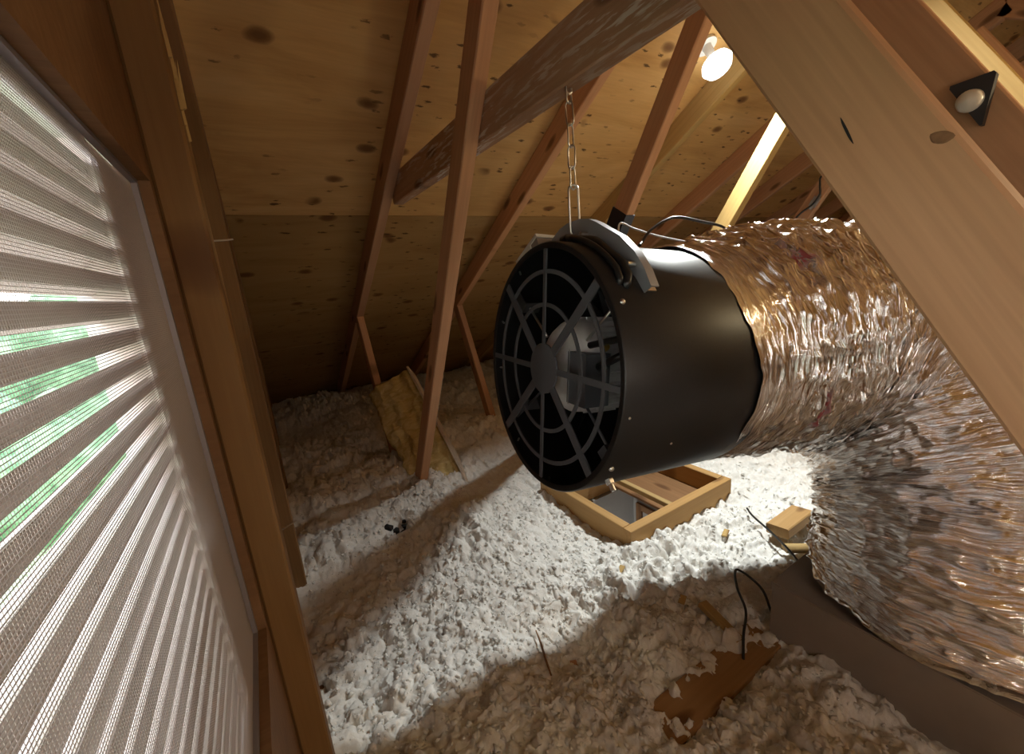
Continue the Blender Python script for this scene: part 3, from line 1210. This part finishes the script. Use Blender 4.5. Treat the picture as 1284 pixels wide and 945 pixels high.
th = np.linspace(0, 2 * PI, NTH, endpoint=False)
SS, TH = np.meshgrid(ss, th, indexing='ij')
CT, ST = np.cos(TH), np.sin(TH)
R0 = np.interp(SS, [0, .10, .25, .5, 1.0, arc[-1] - .03, arc[-1]], [.2315, .240, .262, .276, .280, .286, .290])
# wire rings with slack foil between, folds that run round the sleeve
ph = SS / .046 + .5 * vnoise(SS * 6, CT * 1.2 + 5, ST * 1.2, 3) + .10 * TH / (2 * PI)
fr_ = ph - np.floor(ph)
scal = np.abs(np.sin(PI * fr_)) ** .7
amp = np.interp(SS, [0, .06, .2, arc[-1]], [.1, .5, 1, 1])
rr = R0 - amp * .010 * scal
f1 = 1 - np.abs(vnoise(SS * 52, CT * 1.6, ST * 1.6, 7))
f2 = 1 - np.abs(vnoise(SS * 120 + 3, CT * 3.0, ST * 3.0, 8))
f3 = 1 - np.abs(vnoise(SS * 75, CT * 5, ST * 5, 9))
f4 = vnoise(SS * 24, CT * 3.5, ST * 3.5, 10)
rr = rr + amp * (.010 * (f1 ** 2 - .4) + .009 * (f2 ** 3 - .3) + .007 * (f3 ** 3 - .3) + .004 * f4) + .006 * vnoise(SS * 5, CT * 1.5, ST * 1.5, 15)
f5 = 1 - np.abs(vnoise(SS * 150, CT * 9, ST * 9, 29))
rr = rr + amp * .0036 * (f5 ** 2 - .4)
f6 = 1 - np.abs(vnoise(SS * 230, CT * 4.0, ST * 4.0, 33))
rr = rr + amp * .0042 * (f6 ** 2 - .4)
shift = np.interp(SS, [0, arc[-1] - .05, arc[-1]], [.004, .004, .001]) * vnoise(SS * 40, CT * 6, ST * 6, 19) + np.interp(SS, [0, .05], [1, 0]) * (.014 * vnoise(CT * 3 + 4, ST * 3, None, 23) + .010 * vnoise(CT * 9 + 4, ST * 9, None, 24))
Vd = cl[:, None, :] + (U[:, None, :] * CT[..., None] + W[:, None, :] * ST[..., None]) * rr[..., None] + Tn[:, None, :] * shift[..., None]
Vd[..., 2] = np.maximum(Vd[..., 2], -.757)
me = grid_mesh('foil_duct', Vd, True)
uvl = me.uv_layers.new(name='UVMap')
li = np.zeros(len(me.loops), np.int32)
me.loops.foreach_get('vertex_index', li)
uu = (li // NTH) / NS
vv = (li % NTH) / NTH
uvl.data.foreach_set('uv', np.stack([uu, vv], 1).astype(np.float32).ravel())
duct = link('foil_duct', me, FOIL, smooth=True)
tag(duct, 'fat crinkled silver foil duct bending from the fan down onto the box', 'duct')

# ------------------------------------------------------------------ plenum box
bx = thing('plenum_box', 'low brown-grey sheet metal box under the foil duct', 'box', (.937, -.45, FZ))
mb = MB()
mb.box((0, 0, .002), (.56, .884, .238))
mb.build('body', BOX_METAL, bx)
mb = MB()
mb.box((-.002, -.002, .2385), (.562, .886, .2415))
mb.build('top_sheet', BOX_METAL, bx)
mb = MB()
mb.box((-.0035, -.002, .222), (-.0005, .886, .2385))
mb.build('edge_fold', BOX_METAL, bx)

# ------------------------------------------------------------------ fibreglass batt
def batt():
    p1, p2, p3 = Vector((.662, 1.535, -.905)), Vector((.628, 2.14, -.404)), Vector((.415, 2.24, -.482))
    ax = (p2 - p1)
    L = ax.length
    ax.normalize()
    sd_ = (p3 - p2)
    sd_ = (sd_ - ax * sd_.dot(ax))
    Wd = sd_.length
    sd_.normalize()
    nb = ax.cross(sd_)
    if nb.y < 0:
        nb = -nb
    t = thing('insulation_batt', 'yellow fibreglass batt with pale paper facing leaning behind the first web', 'insulation', p1)
    D = .085
    n1, n2 = 70, 70
    per = 2 * (Wd + D)
    V_ = np.zeros((n1, n2, 3))
    for i in range(n1):
        l = L * i / (n1 - 1)
        for j in range(n2):
            q_ = per * j / n2
            if q_ < Wd:
                a, b = q_, 0.0
            elif q_ < Wd + D:
                a, b = Wd, q_ - Wd
            elif q_ < 2 * Wd + D:
                a, b = Wd - (q_ - Wd - D), D
            else:
                a, b = 0.0, D - (q_ - 2 * Wd - D)
            # soft round edges, narrower at the foot
            ca, cb_ = a - Wd / 2, b - D / 2
            k = 1 - .10 * (abs(ca) / (Wd / 2)) ** 4 * (abs(cb_) / (D / 2)) ** 4
            wf = 1.0 if a < .01 else .72 + .28 * min(1, (l / L) * 1.6)
            V_[i, j] = ax * l + sd_ * ((ca * k + Wd / 2) * wf) + nb * (cb_ * k + D / 2)
    nz = fbm(V_[..., 0] * 22, V_[..., 1] * 9, V_[..., 2] * 9, 4, 4)
    keep = np.clip((np.array([(Vector(v) .dot(sd_)) for v in V_.reshape(-1, 3)]).reshape(n1, n2)) / .03, 0, 1)
    V_ -= np.array(nb)[None, None, :] * (.016 * nz * keep)[..., None]
    V_ += np.array(sd_)[None, None, :] * (.014 * fbm(V_[..., 2] * 20, V_[..., 1] * 20, V_[..., 0] * 30, 14, 3) * keep)[..., None]
    V_[-1] += np.array(ax) * .0
    me_ = grid_mesh('fibreglass', V_, True)
    import bmesh
    bm = bmesh.new()
    bm.from_mesh(me_)
    bmesh.ops.holes_fill(bm, edges=[e for e in bm.edges if e.is_boundary])
    bm.to_mesh(me_)
    bm.free()
    link('fibreglass', me_, BATT, t, smooth=True)
    mb_ = MB()
    k = 24
    vs_, fs_ = [], []
    for i in range(k):
        l = L * i / (k - 1)
        wv = .004 * math.sin(i * 1.3) + .003 * math.sin(i * .57)
        for (o1, o2) in ((-.011, -.006), (-.001, -.008), (-.001, D + .01), (-.011, D + .01)):
            vs_.append(ax * (l + .004) + sd_ * (o1 + wv * .3) + nb * (o2 + wv))
    for i in range(k - 1):
        for j in range(4):
            fs_.append((i * 4 + j, i * 4 + (j + 1) % 4, i * 4 + 4 + (j + 1) % 4, i * 4 + 4 + j))
    fs_ += [(3, 2, 1, 0), tuple((k - 1) * 4 + j for j in range(4))]
    mb_.add(vs_, fs_)
    tag(mb_.build('paper_facing', KRAFT, t), 'pale paper facing on the edge of the batt')


batt()

# ------------------------------------------------------------------ bulbs and added fill lights
point('hatch_fill', (1.03, 1.12, -1.46), 1.6, (1.0, .97, .92), .05)   # added light inside the shaft, standing in for the room below
blb = thing('light_bulb', 'glowing white bulb on a holder under the roof deck', 'lamp', LAMP)
Zr = Vector((0, SL, 1)).normalized()        # roof normal
Xr = Vector((1, 0, 0))
M = Matrix.Identity(4)
for i, v in enumerate((Xr, Zr.cross(Xr), Zr)):
    M[0][i], M[1][i], M[2][i] = v
mb = MB()
mb.lathe([(-.038, .0001), (-.036, .022), (-.026, .042), (-.006, .052), (.010, .046), (.022, .020), (.024, .0001)], 24, axis='z')
mb.build('globe', emit('bulb_glow', (.95, 1.0, .95), 5.0), blb, M, smooth=True)
gap = (roof_z(LAMP.y) - LAMP.z) * cs_
mb = MB()
mb.lathe([(.0245, .0001), (.0245, .013), (gap - .012, .016), (gap - .011, .036), (gap - .001, .036), (gap - .001, .0001)], 20, axis='z')
mb.build('holder', plain('porcelain', (.7, .68, .64), .3), blb, M, smooth='auto')
disc('bulb_light', LAMP - Zr * .040, -Zr + Vector((-.15, -.1, 0)), 16.5, (.96, 1.0, .96), .07)
point('far_bulb_light', LAMP2, 5.5, (1.0, .82, .50), .04)
point('fill_light', FILL_POS, 58.0, (1.0, .87, .75), .105)  # added fill for faces turned away from the bulb
bl3 = thing('fill_globe', 'glowing globe added as warm fill light behind the eye point, out of view', 'lamp', FILL_POS)
mb = MB()
mb.lathe([(-.10 * math.cos(PI * k / 12), max(.0001, .10 * math.sin(PI * k / 12))) for k in range(13)], 20, axis='z')
mb.build('globe', emit('fill_glow', (1.0, .86, .68), 2.0), bl3, smooth=True)
mb = MB()
mb.tube([(0, 0, .10), (0, 0, roof_z(FILL_POS.y) - FILL_POS.z)], .005, 8)
mb.build('cord', RUBBER, bl3)  # cord made up along with the added fill globe
bl2 = thing('light_bulb', 'second lit bulb hanging on a cord beyond the ridge, out of view', 'lamp', LAMP2 + Vector((0, 0, .055)))
mb = MB()
mb.lathe([(-.022, .0001), (-.018, .018), (0, .026), (.02, .015), (.03, .012), (.03, .0001)], 16, axis='z')
mb.build('globe', emit('far_bulb_glow', (1.0, .8, .5), 10.0), bl2, smooth=True)
mb = MB()
mb.tube([(0, 0, .03), (0, 0, roof_z(LAMP2.y) - LAMP2.z - .056)], .005, 8)
mb.build('cord', RUBBER, bl2)

# unlit globe in a black bracket on the second truss
sl = thing('security_light', 'black triangular lamp bracket with an unlit frosted globe on a truss web', 'lamp', (1.0845, .24, .23))
pts = [Vector((-.004, .034, .026)), Vector((-.004, -.022, .030)), Vector((-.004, -.014, -.052))]
pc = Vector((-.004, .002, -.002))
mb = MB()
vs = []
for x in (-.0005, -.016):
    for k in range(3):
        a, b = pts[k], pts[(k + 1) % 3]
        for t_ in (.06, .5, .94):
            p = a.lerp(b, t_)
            vs.append((x, p.y, p.z))
fs = [tuple(range(9)), tuple(range(17, 8, -1))] + [(i, 9 + i, 9 + (i + 1) % 9, (i + 1) % 9) for i in range(9)]
mb.add(vs, fs)
mb.build('bracket', BLACK_PLASTIC, sl)
mb = MB()
mb.lathe([(0, .017), (-.010, .0155), (-.017, .009), (-.019, .0001)], 20)
mb.build('globe', FROST, sl, Matrix.Translation((-.016, .004, -.006)), smooth=True)

# ------------------------------------------------------------------ cables and strap
def cable(name, pts, r, mat, label):
    c = catmull(pts, 10)
    mb_ = MB()
    mb_.tube([tuple(p) for p in c], r, 8)
    return tag(mb_.build(name, mat, smooth=True), label, 'cable')


cable('cable', [(.690, .61, .048), (.712, .622, .056), (.745, .63, .078), (.796, .632, .099), (.842, .632, .106), (.923, .63, .096), (1.001, .63, .085), (1.06, .63, .06)], .0032, RUBBER, 'black power cable arching from the fan top over the foil duct')
cable('cable', [(.67, .65, .068), (.689, .66, .098), (.73, .66, .087), (.794, .655, .071), (.835, .64, .060), (.86, .62, .05)], .0022, WHITE_WIRE, 'thin white wire beside the black cable on top of the fan')
cable('cable', [(2.29, 1.064, .178), (2.292, 1.04, .200), (2.292, 1.0, .225), (2.290, .972, .262), (2.288, .972, .30), (2.288, .972, .335), (2.288, .95, .348), (2.292, .90, .335)], .0042, RUBBER, 'dark cable stapled to the fourth truss above the duct')
mb = MB()
mb.box((-.012, -.022, -.014), (.0, .022, .014))
mb.tube([(-.006, -.022, 0), (-.006, -.034, 0)], .008, 8)
mb.tube([(-.006, .022, 0), (-.006, .034, 0)], .008, 8)
o = mb.build('cable_connector', plain('grey_zinc', (.42, .43, .45), .4, .6), None, Matrix.Translation((2.3045, .993, .236)) @ Matrix.Rotation(math.radians(-57), 4, 'X'))
tag(o, 'small grey cable connector on the fourth truss web', 'connector')
cable('cable', [(1.36, .73, -.862), (1.314, .683, -.853), (1.264, .593, -.853), (1.2, .50, -.853), (1.15, .445, -.87)], .0035, RUBBER, 'dark cable half buried between the hatch and the box')
cable('cable', [(.945, .435, -.855), (.957, .47, -.81), (.962, .535, -.80), (.92, .51, -.815), (.888, .468, -.84), (.84, .445, -.87), (.81, .425, -.93)], .0032, RUBBER, 'black loop of cable rising from the insulation beside the box')
cable('cable', [(.70, .20, -.89), (.745, .175, -.872), (.79, .145, -.868), (.84, .10, -.872), (.90, .06, -.895)], .004, RUBBER, 'dark cable lying at the foot of the box by the lower edge')
# strap round the second web
Wd = Vector((0, 1.151, -1.752)).normalized()
c = Vector((1.104, 1.018, .228))
t0 = (.165 - .78) / (-1.752)
c = Vector((1.104, .655 + 1.151 * t0 + .0, .165))
mb = MB()
M = Matrix.Identity(4)
Zv = Vector((1, 0, 0))
Yv = Zv.cross(Wd)
for i, v in enumerate((Wd, Yv, Zv)):
    M[0][i], M[1][i], M[2][i] = v
M.translation = c
for (a, b) in (((-.035, -.0345, .0187), (.035, .0345, .0207)), ((-.035, -.0345, -.0207), (.035, .0345, -.0187)), ((-.035, .0325, -.0187), (.035, .0345, .0187)), ((-.035, -.0345, -.0187), (.035, -.0325, .0187))):
    mb.box(a, b)
tag(mb.build('strap', BLACK_PLASTIC, None, M), 'wide black strap wrapped round the second truss web', 'strap')

# ------------------------------------------------------------------ scraps of wood on the insulation
t = lumber('wood_block', HW, (1.285, .592, -.850), (1.452, .594, -.850), .068, .034, (0.02, .1, 1))
tag(t, 'sawn block of wood lying on the insulation behind the box', 'wood')
t = lumber('wood_strip', LUMBER_PALE, (1.24, .548, -.868), (1.30, .50, -.868), .035, .014, (0, 0, 1))
tag(t, 'pale strip of wood poking out beside the sawn block', 'wood')
t = lumber('wood_strip', LUMBER_PALE, (.858, .565, -.872), (.842, .452, -.893), .030, .016, (.15, 0, 1))
tag(t, 'pale wood strip sticking out of the insulation by the cable loop', 'wood')
t = lumber('brace_board', wood_mat('brace_brown', (.44, .26, .12), (.36, .20, .085), (.12, .05, .02), tone=.05), (.52, .443, -.918), (.93, .443, -.918), .089, .019, (0, 0, 1))
tag(t, 'brown board showing flat between lumps of insulation near the box', 'wood')
mb = MB()
za, zb_ = surf(.456, .76) + .016, surf(.414, .64) + .004
mb.tube([(.456, .760, za), (.444, .722, za * .68 + zb_ * .32 + .002), (.427, .678, za * .32 + zb_ * .68), (.414, .640, zb_)], [.0018, .0028, .003, .002], 6)
tag(mb.build('twig', LUMBER_DARK), 'thin brown splinter standing in the white insulation', 'twig')
mb = MB()
for i in range(9):
    x, y = .305 + rnd.uniform(-.035, .035), 1.46 + rnd.uniform(-.028, .028)
    r = .010 + .010 * rnd.random()
    vs = [Vector((x, y, surf(x, y) + .004)) + Vector(p) * r * (.6 + .7 * rnd.random()) for p in ico]
    mb.add(vs, icf)
tag(mb.build('debris', DEBRIS), 'dark crumbs of debris in a small pit of the insulation', 'debris', kind='stuff')
for (x, y, s_, lab) in ((.775, .77, .014, 'small tan wood chip below the hatch corner'), (.83, .60, .012, 'small tan wood chip between the hatch and the brown board'), (1.19, .70, .016, 'tan wood chip beside the half buried cable')):
    t = lumber('wood_chip', LUMBER_PALE, (x - s_, y, surf(x, y) + .006), (x + s_, y + .01, surf(x, y) + .010), .016, .005, (.1, .1, 1))
    tag(t, lab, 'wood')
